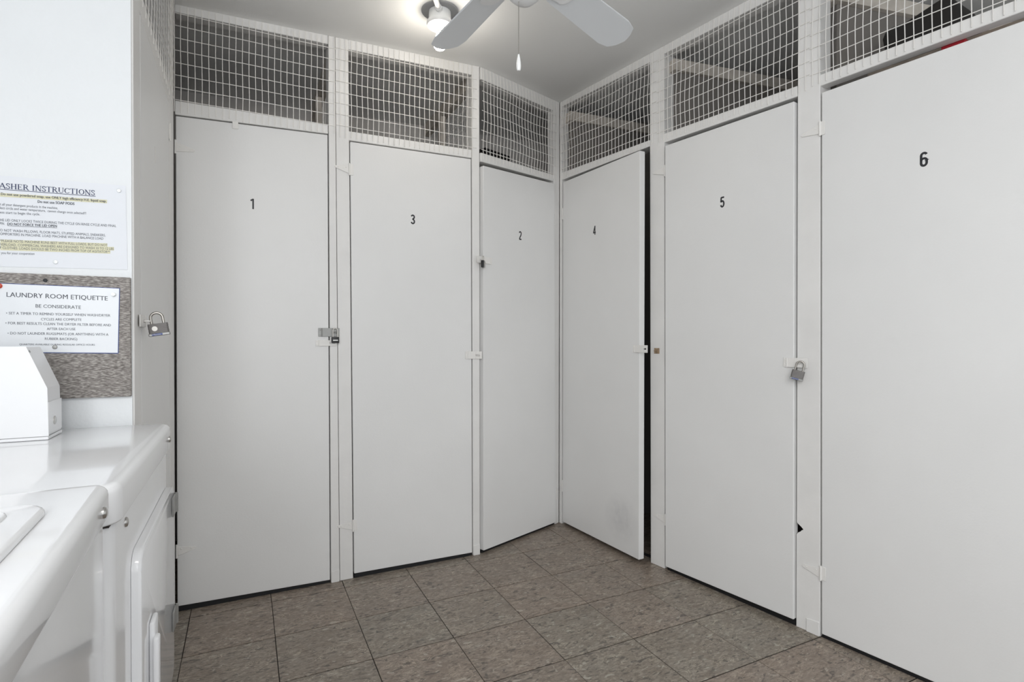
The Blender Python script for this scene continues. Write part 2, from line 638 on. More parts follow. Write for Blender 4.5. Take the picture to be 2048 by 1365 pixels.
# ------------------------------------------------------------------ wire mesh
def wire_panel(frame, s0, s1, zb0, zb1, wave=0.004, rows0=2.478, seed=0, phase=0.0, name='wire_mesh', parent=None, r=0.0016, pitch=0.0254):
    """welded wire 25 x 51 mm, stapled over the frame, bellied here and there"""
    rnd = random.Random(seed)
    k1, k2, k3 = rnd.uniform(0, 6), rnd.uniform(0, 6), rnd.uniform(0, 6)
    zt = lambda s: topz(frame, s, 0.004)
    zb = lambda s: zb0 + (zb1 - zb0) * (s - s0) / (s1 - s0)

    def warp(s, z):
        e = min(1.0, (z - zb(s)) / 0.10, (zt(s) - z) / 0.07)
        e = max(0.0, e)
        n = 0.0045 + wave * e * (1.0 + math.sin(s * 9 + k1) * math.cos(z * 14 + k2)) * 0.9
        ds = wave * 0.9 * e * math.sin(z * 21 + k3 + s * 3)
        dz = wave * 0.7 * math.sin(s * 17 + k2)
        return s + ds, n, z + dz * e
    bm = BM()

    def wire(pts):
        tube(bm, pts, r, 5)
    n = int((s1 - s0) / pitch)
    for i in range(n + 1):
        s = s0 + phase + i * pitch
        if s > s1 - 0.003:
            break
        a, b = zb(s) + rnd.uniform(-0.004, 0.003), zt(s) - rnd.uniform(0, 0.003)
        wire([warp(s, a + (b - a) * k / 9) for k in range(10)])
    row = 0
    z = rows0
    lo = max(zb0, zb1)
    while z > lo + 0.008:
        m = max(6, int((s1 - s0) / 0.045))
        pts = []
        for k in range(m + 1):
            s = s0 + (s1 - s0) * k / m
            p = warp(s, z)
            pts.append((s0 if k == 0 else (s1 if k == m else p[0]), p[1] - 0.003, p[2]))
        wire(pts)
        z -= 0.0508
        row += 1
    o = obj(name, bm, 'wire_paint', parent, frame, 60)
    return o


# ------------------------------------------------------------------ hardware (all painted over with the doors)
def t_hinge(parent, frame, s_k, z, strap_dir, n=0.0, length=0.068, slope=-1, plate=True):
    """strap hinge: tapering strap on one side of the knuckle, a small butt plate on the other"""
    h_ = obj('hinge', hinge_bm(s_k, z, strap_dir, n, length, slope, plate), 'hardware_paint', parent, frame, 40)
    return h_


def hinge_bm(s_k, z, d, n, length, slope, plate):
    bm = BM()
    w0, w1 = 0.019, 0.006
    dz = 0.006 * slope
    poly_prism(bm, [(s_k + d * 0.004, z - w0), (s_k + d * length, z - w1 + dz), (s_k + d * (length + 0.005), z + dz), (s_k + d * length, z + w1 + dz), (s_k + d * 0.004, z + w0)][::1 if d > 0 else -1], n, n + 0.0028, 0.0009, 1)
    for t_ in (0.25, 0.8):
        lathe(bm, [(0.0034, 0), (0.0026, 0.0012), (0.0, 0.0015)], (s_k + d * length * t_, n + 0.0028, z + dz * t_ + (0.006 if t_ < 0.5 else 0)), (0, 1, 0), 8)
    tube(bm, [(s_k, n + 0.003, z - 0.028), (s_k, n + 0.003, z + 0.028)], 0.0042, 8)
    if plate:
        panel(bm, [(s_k - 0.018 if d > 0 else s_k + 0.003, z + 0.026), (s_k - 0.003 if d > 0 else s_k + 0.018, z + 0.026),
                   (s_k - 0.003 if d > 0 else s_k + 0.018, z - 0.026), (s_k - 0.018 if d > 0 else s_k + 0.003, z - 0.026)], n, n + 0.0024, 0.0008, 1)
    return bm


def butt_hinge(parent, frame, s_k, z, n=0.0):
    bm = BM()
    box(bm, s_k - 0.012, s_k - 0.001, n, n + 0.0025, z - 0.03, z + 0.03, 0.0008, 1)
    tube(bm, [(s_k, n + 0.003, z - 0.034), (s_k, n + 0.003, z + 0.034)], 0.004, 8)
    return obj('hinge', bm, 'hardware_paint', parent, frame, 40)


def hasp(parent, frame, s0, s1, z, half, slot_s, n=0.0, material='hardware_paint', hinge_left=True, staple=True, tilt=0.0):
    """swinging plate with a knuckle and screw plate at one end, a slot, and the staple standing through it"""
    root = BM()
    hs = s0 + 0.016 if hinge_left else s1 - 0.016
    a, b = (hs, s1) if hinge_left else (s0, hs)
    zz = lambda s: z + tilt * (s - s0)
    # plate in four strips around the slot
    sw, sh = 0.011, 0.0034
    for (p0, p1, q0, q1) in ((a, slot_s - sw, -half, half), (slot_s + sw, b, -half, half), (slot_s - sw, slot_s + sw, sh, half), (slot_s - sw, slot_s + sw, -half, -sh)):
        panel(root, [(p0, zz(p0) + q1), (p1, zz(p1) + q1), (p1, zz(p1) + q0), (p0, zz(p0) + q0)], n + 0.003, n + 0.0052, 0.0006, 1)
    tube(root, [(hs, n + 0.0036, zz(hs) - half), (hs, n + 0.0036, zz(hs) + half)], 0.003, 8)
    e0, e1 = (s0, hs) if hinge_left else (hs, s1)
    panel(root, [(e0, zz(e0) + half), (e1, zz(e1) + half), (e1, zz(e1) - half), (e0, zz(e0) - half)], n, n + 0.0026, 0.0008, 1)
    for q in (-0.55, 0.55):
        lathe(root, [(0.003, 0), (0.0022, 0.001), (0, 0.0013)], ((e0 + e1) / 2, n + 0.0026, z + q * half), (0, 1, 0), 8)
    o = obj('hasp', root, material, parent, frame, 40)
    if staple:
        bm = BM()
        pts = [(slot_s - 0.0075, n - 0.001, zz(slot_s)), (slot_s - 0.0075, n + 0.012, zz(slot_s))]
        for k in range(1, 6):
            t = math.pi * k / 6
            pts.append((slot_s - 0.0075 * math.cos(t), n + 0.012 + 0.0075 * math.sin(t), zz(slot_s)))
        pts += [(slot_s + 0.0075, n + 0.012, zz(slot_s)), (slot_s + 0.0075, n - 0.001, zz(slot_s))]
        tube(bm, pts, 0.0022, 8)
        obj('staple', bm, material, parent, frame, 60)
    return o


def arc(cx, cy, rx, ry, a0, a1, n=10):
    return [(cx + rx * math.cos(R(a0 + (a1 - a0) * k / n)), cy + ry * math.sin(R(a0 + (a1 - a0) * k / n))) for k in range(n + 1)]


DIGITS = {   # unit height, about 0.45 wide, stroke about 0.13
    '1': [[(0.02, 0.80), (0.20, 0.93)], [(0.235, 0.0), (0.235, 1.0)]],
    '2': [arc(0.22, 0.76, 0.165, 0.175, 170, 0, 9) + [(0.375, 0.68), (0.33, 0.54), (0.17, 0.28), (0.075, 0.065)], [(0.03, 0.065), (0.42, 0.065)]],
    '3': [arc(0.21, 0.75, 0.155, 0.185, 165, -75, 11) + [(0.17, 0.535)], [(0.17, 0.535)] + arc(0.21, 0.275, 0.165, 0.215, 80, -165, 12)],
    '4': [[(0.32, 0.0), (0.32, 1.0)], [(0.32, 0.97), (0.05, 0.27)], [(0.0, 0.25), (0.45, 0.25)]],
    '5': [[(0.40, 0.935), (0.09, 0.935)], [(0.10, 0.97), (0.075, 0.50)], arc(0.21, 0.335, 0.165, 0.27, 140, -160, 14)],
    '6': [arc(0.22, 0.76, 0.16, 0.175, 20, 175, 9) + [(0.06, 0.62), (0.06, 0.28)] + arc(0.22, 0.25, 0.16, 0.185, 180, 360, 9) + [(0.38, 0.40)] + arc(0.22, 0.40, 0.16, 0.165, 0, 175, 9)],
}


def digit(parent, frame, ch, s_mid, z0, hgt, n):
    bm = BM()
    for pl in DIGITS[ch]:
        stroke(bm, [(s_mid + (x - 0.22) * hgt, z0 + y * hgt) for x, y in pl], 0.15 * hgt, n - 0.0008, n + 0.0004)
    o = obj('number', bm, 'digit_black', parent, frame)
    o['label'] = 'black number %s' % ch
    return o


# ------------------------------------------------------------------ the lockers
LOCKERS = {}


def locker(key, frame, label, door_q, n_front, top_rail, header, mesh, num=None, door_frame=None, thick=0.034, door_mat='door_paint', loc=None, group=None):
    """door panel, the two rails of its bay and its stretch of wire mesh"""
    (s0, s1) = top_rail[0]
    base = loc or frame((door_q[3][0] + door_q[2][0]) / 2, 0, 0)
    t = thing('storage_locker', label, 'locker', base, 'lockers along the room')
    df = door_frame or frame
    bm = BM()
    panel(bm, door_q, n_front - thick, n_front, 0.0025, 2)
    d = obj('door', bm, door_mat, t, df)
    # rail under the ceiling and rail above the door
    bm = BM()
    panel(bm, [(s0, topz(frame, s0)), (s1, topz(frame, s1)), (s1, top_rail[2]), (s0, top_rail[1])], -0.06, -0.001, 0.002, 1)
    obj('top_rail', bm, 'frame_paint', t, frame)
    bm = BM()
    (h0, h1), zt0, zt1, zb0, zb1 = header
    panel(bm, [(h0, zt0), (h1, zt1), (h1, zb1), (h0, zb0)], -0.045 if key == 6 else -0.075, -0.001, 0.002, 1)
    obj('header_rail', bm, 'frame_paint', t, frame)
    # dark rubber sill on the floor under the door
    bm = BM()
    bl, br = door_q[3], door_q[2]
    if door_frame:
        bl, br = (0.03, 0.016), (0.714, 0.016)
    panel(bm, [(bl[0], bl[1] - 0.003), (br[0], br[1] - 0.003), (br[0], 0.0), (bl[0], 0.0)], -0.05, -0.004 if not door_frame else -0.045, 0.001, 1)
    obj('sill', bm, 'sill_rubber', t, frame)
    ms0, ms1, mz0, mz1, wave, seed, ph, r0 = mesh
    wire_panel(frame, ms0, ms1, mz0, mz1, wave, r0, seed, ph, parent=t, r=0.0014 if key == 0 else 0.0016, pitch=0.0508 if key == 0 else 0.0254)
    if num:
        ch, sm, z0, hh = num
        digit(d, df, ch, sm, z0, hh, n_front)
    LOCKERS[key] = (t, d)
    return t, d


# 0: narrow view of a door at right angles to the row
t0, d0 = locker(0, D, 'white unnumbered storage locker at right angles beside the notice wall', [(0.114, 2.040), (0.747, 2.040), (0.747, 0.02), (0.114, 0.02)], 0.0,
                ((0.104, 0.757), 2.475, 2.485), ((0.104, 0.757), 2.112, 2.112, 2.048, 2.048), (0.02, 0.905, 2.062, 2.062, 0.002, 3, 0.0, 2.470))
butt_hinge(d0, D, 0.752, 1.93)
butt_hinge(d0, D, 0.752, 0.20)
hasp(d0, D, 0.050, 0.150, 1.188, 0.0165, 0.115, 0.001, hinge_left=False)
# painted-over paper tag on its door
bm = BM()
panel(bm, [(0.376, 1.756), (0.392, 1.756), (0.392, 1.706), (0.376, 1.706)], 0.0001, 0.0008, 0.0, 1)
obj('number_plate', bm, 'hardware_paint', d0, D)

t1, d1 = locker(1, A, 'white storage locker numbered 1, its door closed with a small black padlock', [(0.005, 2.056), (0.6035, 2.077), (0.611, 0.014), (0.005, 0.024)], 0.0,
                ((0.002, 0.606), 2.483, 2.496), ((0.002, 0.606), 2.120, 2.125, 2.062, 2.083), (0.004, 0.640, 2.070, 2.088, 0.0010, 11, 0.0205, 2.478), ('1', 0.292, 1.702, 0.045))
t_hinge(d1, A, 0.0035, 1.928, 1, 0.0, 0.066, -1, False)
t_hinge(d1, A, 0.0035, 0.254, 1, 0.0, 0.066, 1, False)
hasp(d1, A, 0.561, 0.654, 1.1655, 0.0195, 0.634, 0.001, 'steel_painted')
hasp(d1, A, 0.549, 0.640, 1.116, 0.0135, 0.622, 0.0, staple=False)
bm = BM()   # small painted turn button at the head of the door
panel(bm, [(0.213, 2.071), (0.236, 2.072), (0.236, 2.040), (0.213, 2.039)], 0.0, 0.004, 0.001, 1)
obj('turn_button', bm, 'hardware_paint', d1, A)

t3, d3 = locker(3, A, 'white storage locker numbered 3, a painted hasp without padlock on its right edge', [(0.7045, 2.062), (1.3145, 2.070), (1.3225, 0.016), (0.7205, 0.022)], 0.0,
                ((0.697, 1.319), 2.493, 2.508), ((0.698, 1.3185), 2.111, 2.119, 2.068, 2.076), (0.640, 1.345, 2.076, 2.086, 0.0016, 12, 0.0186, 2.486), ('3', 1.006, 1.703, 0.047))
t_hinge(d3, A, 0.7005, 1.931, -1, 0.0, 0.062, 1, True)
t_hinge(d3, A, 0.7150, 0.252, -1, 0.0, 0.066, 1, True)
hasp(d3, A, 1.283, 1.375, 1.051, 0.0195, 1.350, 0.001, tilt=-0.02)

t2, d2 = locker(2, B, 'white storage locker numbered 2, angled into the corner, closed with a combination lock', [(0.009, 2.043), (0.602, 2.071), (0.622, 0.016), (0.012, 0.018)], 0.012,
                ((0.003, 0.607), 2.497, 2.516), ((0.003, 0.607), 2.113, 2.128, 2.066, 2.090), (0.003, 0.628, 2.078, 2.100, 0.0038, 13, 0.012, 2.486), ('2', 0.295, 1.692, 0.048))
butt_hinge(d2, B, 0.614, 1.856, 0.002)
butt_hinge(d2, B, 0.630, 0.186, 0.002)
hasp(d2, B, -0.040, 0.070, 1.548, 0.0175, -0.012, 0.0125, hinge_left=False)

t4, d4 = locker(4, C, 'white storage locker numbered 4, its door standing ajar beside the corner', [(0.006, 2.085), (0.675, 2.078), (0.675, 0.024), (0.006, 0.018)], 0.0,
                ((0.021, 0.706), 2.551, 2.536), ((0.021, 0.706), 2.149, 2.144, 2.104, 2.112), (0.010, 0.755, 2.112, 2.122, 0.0036, 14, 0.008, 2.526), ('4', 0.312, 1.716, 0.050), D4,
                door_mat='door_paint_scuffed')
bm = BM()
tube(bm, [(0.0, -0.004, 1.86), (0.0, -0.004, 1.93)], 0.005, 8)
obj('hinge', bm, 'hardware_paint', d4, D4, 40)
bm = BM()
tube(bm, [(0.0, -0.004, 0.20), (0.0, -0.004, 0.27)], 0.005, 8)
obj('hinge', bm, 'hardware_paint', d4, D4, 40)
hasp(d4, D4, 0.630, 0.738, 1.086, 0.0185, 0.717, 0.001, staple=False)
bm = BM()   # staple plate on the post, paint worn through to rust
box(bm, 0.742, 0.775, 0.0, 0.0025, 1.062, 1.090, 0.0008, 1)
tube(bm, [(0.752, 0.0, 1.076), (0.752, 0.014, 1.076), (0.764, 0.014, 1.076), (0.764, 0.0, 1.076)], 0.0022, 8)
o = obj('staple_plate', bm, 'rust', t4, C, 40)
o['label'] = 'rusty staple plate on the post'

t5, d5 = locker(5, C, 'white storage locker numbered 5, closed with a steel and blue padlock', [(0.8145, 2.081), (1.446, 2.074), (1.453, 0.028), (0.824, 0.020)], 0.012,
                ((0.797, 1.452), 2.541, 2.529), ((0.797, 1.452), 2.148, 2.136, 2.104, 2.094), (0.755, 1.500, 2.114, 2.104, 0.0018, 15, 0.02, 2.516), ('5', 1.131, 1.718, 0.047))
t_hinge(d5, C, 0.8065, 1.962, -1, 0.001, 0.070, 1, True)
t_hinge(d5, C, 0.8165, 0.246, -1, 0.001, 0.066, 1, True)
hasp(d5, C, 1.409, 1.505, 1.045, 0.0185, 1.474, 0.013, hinge_left=True)

t6, d6 = locker(6, C, 'white storage locker numbered 6, the nearest and widest on the right', [(1.5445, 2.074), (2.424, 2.076), (2.424, 0.016), (1.5545, 0.014)], 0.0,
                ((1.536, 2.432), 2.525, 2.52), ((1.536, 2.432), 2.145, 2.145, 2.102, 2.105), (1.500, 2.52, 2.110, 2.112, 0.0016, 16, 0.012, 2.510), ('6', 1.871, 1.710, 0.048))
t_hinge(d6, C, 1.5405, 1.938, -1, 0.001, 0.068, -1, True)
t_hinge(d6, C, 1.5515, 0.246, -1, 0.001, 0.066, 1, True)


# ------------------------------------------------------------------ inside the lockers, seen through the mesh
def wire_partition(n_, frame_pt, deg, length, z0, seed):
    f = Frame(frame_pt, deg)
    bm = BM()
    box(bm, 0.0, length, -0.012, 0.006, 0.0, z0, 0.0)
    p = struct('wall_partition_%d' % n_, bm, 'plywood', f)
    bm = BM()
    for k in range(int(length / 0.0254)):
        s = 0.01 + k * 0.0254
        tube(bm, [(s, 0.01, z0 - 0.03), (s, 0.01, ceil_z(f(s, 0, 0)) - 0.005)], 0.0015, 4)
    for k in range(9):
        z = z0 + 0.02 + k * 0.0508
        if z > 2.49:
            break
        tube(bm, [(0, 0.012, z), (length, 0.012, z)], 0.0015, 4)
    struct('wire_mesh', bm, 'wire_paint', f, parent=p)
    bm = BM()
    hexa(bm, [(0.0, -0.03, ceil_z(f(0, 0, 0)) - 0.075), (length, -0.03, ceil_z(f(length, 0, 0)) - 0.075), (length, 0.008, ceil_z(f(length, 0, 0)) - 0.075), (0.0, 0.008, ceil_z(f(0, 0, 0)) - 0.075),
              (0.0, -0.03, ceil_z(f(0, 0, 0)) - 0.002), (length, -0.03, ceil_z(f(length, 0, 0)) - 0.002), (length, 0.008, ceil_z(f(length, 0, 0)) - 0.002), (0.0, 0.008, ceil_z(f(0, 0, 0)) - 0.002)])
    struct('top_plate', bm, 'lumber', f, parent=p)
    bm = BM()
    box(bm, length * 0.52, length * 0.52 + 0.045, -0.045, -0.013, 0.0, ceil_z(f(length * 0.5, 0, 0)) - 0.08)
    struct('stud', bm, 'lumber', f, parent=p)
    return p


wire_partition(1, A(0.655, -0.10, 0)[:2], 116.33, 0.80, 2.06, 1)
wire_partition(2, A(1.37, -0.10, 0)[:2], 116.33, 0.80, 2.06, 2)


def lath_partition(n_, start, deg, length, beam_z, pier):
    """partition of narrow wooden laths with a timber plate along its top; the laths seen through the mesh are separate pieces"""
    f = Frame(start, deg)
    bm = BM()
    box(bm, 0.0, length, 0.014, 0.05, 0.0, beam_z)
    p = struct('wall_partition_%d' % n_, bm, 'mortar', f)
    base = root_loc(p)
    me = bpy.data.meshes.new('lath')
    bm2 = BM()
    box(bm2, 0.0, length, -0.006, 0.006, -0.0118, 0.0118, 0.0015, 1)
    bm2.to_mesh(me)
    bm2.free()
    me.materials.append(MATS['lath'])
    pitch = 0.0262
    z = beam_z - pitch / 2
    while z > beam_z - 0.80:
        o = bpy.data.objects.new('lath', me)
        col.objects.link(o)
        o.parent = p
        o.location = f(0, 0.0075 + random.uniform(-0.001, 0.001), z) - base
        o.rotation_euler = (0, random.uniform(-0.0012, 0.0012), R(deg))
        z -= pitch
    bm = BM()
    box(bm, -0.03, length, -0.022, 0.07, beam_z + 0.001, beam_z + 0.055)
    struct('top_plate', bm, 'lumber', f, parent=p)
    # studs standing against the laths
    for k, (d0, w_) in enumerate(pier):
        bm = BM()
        box(bm, d0, d0 + w_, -0.045, -0.0005, 0.0, beam_z - 0.001, 0.002, 1)
        struct('stud', bm, 'lumber', f, parent=p)
    return p


lath_partition(3, (0.352, 3.352), 22.0, 1.30, 2.455, ((0.20, 0.05), (0.66, 0.05)))
lath_partition(4, (0.800, 2.735), 18.0, 1.25, 2.455, ((0.24, 0.05), (0.56, 0.05)))
lath_partition(5, (1.262, 2.185), 15.0, 1.20, 2.455, ((0.42, 0.05),))

# things stored in the lockers
bm = BM()
box(bm, 1.66, 2.40, -0.44, -0.10, 2.112, 2.128, 0.002, 1)
struct('wall_shelf', bm, 'plywood', C)
bm = BM()
rounded_slab(bm, 1.69, 1.93, -0.36, -0.14, 2.1285, 2.315, 0.06, 0.06, 0.02)
for v in bm.verts:
    v.co.x += 0.012 * math.sin(v.co.z * 23 + v.co.y * 19)
    v.co.y += 0.012 * math.sin(v.co.z * 19 + v.co.x * 21)
    if v.co.z > 2.2:
        v.co.z += 0.014 * math.sin(v.co.x * 31)
tag(obj('black_bag', bm, 'black_soft', None, C, True), 'soft black bag behind the wire mesh above door 6', 'bag')
bm = BM()
box(bm, 1.905, 1.960, -0.30, -0.055, 1.80, 2.104, 0.003)
box(bm, 1.900, 1.965, -0.305, -0.050, 2.05, 2.110, 0.003)
tag(obj('red_carton', bm, 'red_box', None, C), 'red carton just showing above the top edge of door 6', 'box')
bm = BM()
box(bm, 1.80, 2.40, -0.44, -0.05, 1.776, 1.7995, 0.003)
struct('wall_shelf', bm, 'plywood', C)
bm = BM()
box(bm, 0.36, 0.58, -0.62, -0.34, 2.0, 2.30, 0.004)
box(bm, 0.355, 0.585, -0.625, -0.335, 2.26, 2.31, 0.003)
o = tag(obj('storage_carton', bm, 'black_soft', None, B), 'dark carton high behind the mesh above the door numbered 2', 'box')
bm = BM()
box(bm, 0.30, 0.62, -0.66, -0.30, 1.96, 1.998, 0.003)
struct('wall_shelf', bm, 'plywood', B)


# ------------------------------------------------------------------ padlocks
def padlock(label, centre, face_deg, roll_deg, w, h_, t_, shackle_h, kind, disc=True):
    """origin at the body; local x across the face, y out of the face, z up; roll about the face normal"""
    th = thing('padlock', label, 'padlock', centre)
    M = Matrix.Rotation(R(face_deg), 3, 'Z') @ Matrix.Rotation(R(roll_deg), 3, 'Y')

    def fin(name, bm, m, smooth=False, parent=th):
        for v in bm.verts:
            v.co = Vector(centre) + M @ v.co
        return obj(name, bm, m, parent, W, smooth)
    bm = BM()
    if kind == 'laminated':
        k = 9
        for i in range(k):
            z0 = -h_ / 2 + h_ * i / k
            rounded_slab(bm, -w / 2 + (0.0 if i % 2 else 0.0003), w / 2 - (0.0 if i % 2 else 0.0003), -t_ / 2, t_ / 2, z0, z0 + h_ / k - 0.0002, 0.004, 0.0003, 0.0, 3)
        body = fin('body', bm, 'lock_body', 40)
    else:
        rounded_slab(bm, -w / 2, w / 2, -t_ / 2, t_ / 2, -h_ / 2, h_ / 2, 0.004, 0.002, 0.002, 4)
        body = fin('body', bm, 'black', 40)
    # shackle
    bm = BM()
    rs = w * 0.30
    rr = w * (0.078 if kind == 'laminated' else 0.085)
    pts = [(-rs, 0, h_ / 2 - 0.004), (-rs, 0, h_ / 2 + shackle_h - rs)]
    for i in range(1, 12):
        a_ = math.pi * i / 12
        pts.append((-rs * math.cos(a_), 0, h_ / 2 + shackle_h - rs + rs * math.sin(a_)))
    pts += [(rs, 0, h_ / 2 + shackle_h - rs), (rs, 0, h_ / 2 - 0.004)]
    tube(bm, pts, rr, 10)
    fin('shackle', bm, 'lock_steel' if kind == 'laminated' else 'disc_steel', 60)
    if kind == 'laminated':
        bm = BM()
        box(bm, -w / 2 - 0.0012, w / 2 + 0.0012, -t_ / 2 - 0.0012, t_ / 2 + 0.0012, -h_ / 2 - 0.001, -h_ / 2 + 0.0065, 0.0012, 1)
        fin('bumper', bm, 'steel_painted')
        bm = BM()
        box(bm, -w * 0.36, w * 0.16, -t_ / 2 - 0.0018, -t_ / 2 - 0.0010, -h_ / 2 + 0.0004, -h_ / 2 + 0.0058, 0.0)
        fin('name_strip', bm, 'blue')['label'] = 'blue strip with white lettering'
        if not disc:
            return th, M
        bm = BM()
        lathe(bm, [(0.0068, 0), (0.0068, 0.0006), (0, 0.0007)], (-w * 0.17, -t_ / 2 - 0.0001, h_ * 0.08), (0, -1, 0), 20)
        fin('rivet_disc', bm, 'disc_steel', 40)
    elif kind == 'black':
        bm = BM()
        box(bm, -w * 0.32, w * 0.32, -t_ / 2 - 0.0004, -t_ / 2 + 0.0002, -h_ * 0.12, h_ * 0.04, 0.0)
        fin('name_plate', bm, 'metal')['label'] = 'silver name plate'
    else:
        for i in range(4):
            bm = BM()
            lathe(bm, [(0.0052, -0.0052), (0.0060, -0.0040), (0.0060, 0.0040), (0.0052, 0.0052)], (0.0025, -t_ / 2 + 0.0028, -h_ * 0.36 + i * h_ * 0.22), (1, 0, 0), 12)
            fin('number_wheel', bm, 'metal', 40)
    return th, M


lock0_c = D(0.118, 0.040, 1.1655)
L0, L0M = padlock('steel laminated padlock with blue strip on the unnumbered locker beside the notices', lock0_c, 26.33, -9, 0.0485, 0.034, 0.020, 0.030, 'laminated')
lock1_c = A(0.634, 0.016, 1.130)
padlock('small black padlock with silver plate hanging beside door 1', lock1_c, 26.33, 0, 0.034, 0.028, 0.014, 0.040, 'black')
lock2_c = B(-0.012, 0.031, 1.5235)
padlock('black combination padlock on the angled door numbered 2', lock2_c, 46.79 + 25, 2, 0.026, 0.036, 0.015, 0.024, 'dial')
lock5_c = C(1.476, 0.034, 0.998)
padlock('steel laminated padlock with blue strip hanging between doors 5 and 6', lock5_c, -30, 14, 0.045, 0.036, 0.022, 0.036, 'laminated', False)


# ------------------------------------------------------------------ lettering
def text_verts(txt):
    cu = bpy.data.curves.new('lettering', 'FONT')
    cu.body = txt
    cu.size = 1.0
    cu.resolution_u = 2
    o = bpy.data.objects.new('lettering', cu)
    col.objects.link(o)
    dg = bpy.context.evaluated_depsgraph_get()
    dg.update()
    me = bpy.data.meshes.new_from_object(o.evaluated_get(dg))
    vs_ = [tuple(v.co) for v in me.vertices]
    fs = [tuple(p.vertices) for p in me.polygons]
    bpy.data.objects.remove(o)
    bpy.data.curves.remove(cu)
    bpy.data.meshes.remove(me)
    return vs_, fs


CAPH = None


def place_text(bm, txt, skip, s0, z0, s1, z1, cap, n, bold=0.0):
    """the visible part txt[skip:] spans s0..s1 on its base line; what was cut off runs on to the left"""
    global CAPH
    if CAPH is None:
        v_, _ = text_verts('H')
        CAPH = max(p[1] for p in v_)
    vf, ff = text_verts(txt)
    vv, _ = text_verts(txt[skip:]) if skip else (vf, None)
    wf = max(p[0] for p in vf) - min(p[0] for p in vf)
    wv = max(p[0] for p in vv) - min(p[0] for p in vv)
    sx = (s1 - s0) / wv
    sz = cap / CAPH
    right = max(p[0] for p in vf)
    sl = (z1 - z0) / (s1 - s0)
    for db in ((0.0,) if not bold else (-bold, bold)):
        vs_ = []
        for x, y, _z in vf:
            s = s1 + (x - right) * sx + db
            vs_.append(bm.verts.new((s, n, z0 + (s - s0) * sl + y * sz)))
        for f in ff:
            try:
                bm.faces.new([vs_[i] for i in f])
            except ValueError:
                pass


SERIF = {   # letters of the serif heading, unit cap height: width, strokes (points, weight)
    'W': (1.05, [([(0.08, 1), (0.32, 0)], .16), ([(0.32, 0), (0.53, 0.9)], .07), ([(0.50, 0.98), (0.74, 0)], .16), ([(0.74, 0), (0.97, 1)], .07), ([(-.04, .975), (.22, .975)], .05), ([(.84, .975), (1.07, .975)], .05)]),
    'A': (0.80, [([(0.06, 0), (0.40, 1)], .07), ([(0.37, 1), (0.72, 0)], .16), ([(0.18, .34), (0.60, .34)], .06), ([(-.04, .025), (.18, .025)], .05), ([(.58, .025), (.84, .025)], .05)]),
    'S': (0.58, [([(.48, .74), (.44, .90), (.28, .97), (.12, .91), (.08, .76), (.17, .62), (.38, .46), (.49, .29), (.44, .10), (.27, .03), (.10, .10), (.05, .27)], .105)]),
    'H': (0.82, [([(.16, 0), (.16, 1)], .15), ([(.64, 0), (.64, 1)], .15), ([(.16, .51), (.64, .51)], .06)] + [([(x - .13, y), (x + .13, y)], .05) for x in (.16, .64) for y in (.025, .975)]),
    'E': (0.70, [([(.16, 0), (.16, 1)], .15), ([(.03, .975), (.58, .975)], .055), ([(.16, .51), (.45, .51)], .055), ([(.03, .025), (.60, .025)], .055), ([(.575, 1), (.575, .80)], .045), ([(.60, 0), (.61, .22)], .045), ([(.45, .40), (.45, .62)], .045)]),
    'R': (0.78, [([(.16, 0), (.16, 1)], .15), ([(.03, .975), (.38, .97), (.52, .88), (.54, .74), (.50, .60), (.38, .52), (.16, .51)], .075), ([(.52, .84), (.54, .74), (.52, .64)], .13), ([(.36, .51), (.68, .0)], .14), ([(.03, .025), (.29, .025)], .05), ([(.62, .025), (.80, .025)], .05)]),
    'I': (0.40, [([(.18, 0), (.18, 1)], .15), ([(.05, .975), (.31, .975)], .05), ([(.05, .025), (.31, .025)], .05)]),
    'N': (0.84, [([(.14, 0), (.14, 1)], .065), ([(.10, 1), (.68, 0)], .15), ([(.69, 0), (.69, 1)], .065), ([(0, .975), (.16, .975)], .05), ([(.02, .025), (.27, .025)], .05), ([(.56, .975), (.82, .975)], .05)]),
    'T': (0.72, [([(.34, 0), (.34, 1)], .15), ([(.02, .972), (.66, .972)], .055), ([(.035, 1), (.035, .78)], .045), ([(.645, 1), (.645, .78)], .045), ([(.20, .025), (.48, .025)], .05)]),
    'U': (0.82, [([(.16, 1), (.16, .30), (.19, .15), (.27, .06), (.40, .03), (.54, .07), (.63, .18), (.65, .32), (.65, 1)], .07), ([(.16, 1), (.16, .28)], .15), ([(.03, .975), (.29, .975)], .05), ([(.53, .975), (.77, .975)], .05)]),
    'C': (0.76, [(arc(.40, .50, .33, .465, 38, 322, 16), .07), (arc(.40, .50, .32, .44, 130, 230, 8), .14), ([(.665, .95), (.665, .70)], .04)]),
    'O': (0.82, [(arc(.40, .50, .32, .465, 0, 360, 22), .07), (arc(.40, .50, .31, .42, 130, 230, 8), .14), (arc(.40, .50, .31, .42, -50, 50, 8), .14)]),
    ' ': (0.34, []),
}


def serif_line(bm, txt, s0, z0, s1, z1, cap, n, skip=0):
    wid = lambda t: sum(SERIF[c][0] for c in t)
    k = (s1 - s0) / wid(txt[skip:])
    sl = (z1 - z0) / (s1 - s0)
    s = s1 - wid(txt) * k
    for c in txt:
        w, strokes = SERIF[c]
        for pts, wt in strokes:
            stroke(bm, [(s + x * k, z0 + sl * (s + x * k - s0) + y * cap) for x, y in pts], wt * cap * 0.95, n - 0.0001, n + 0.0002)
        s += w * k


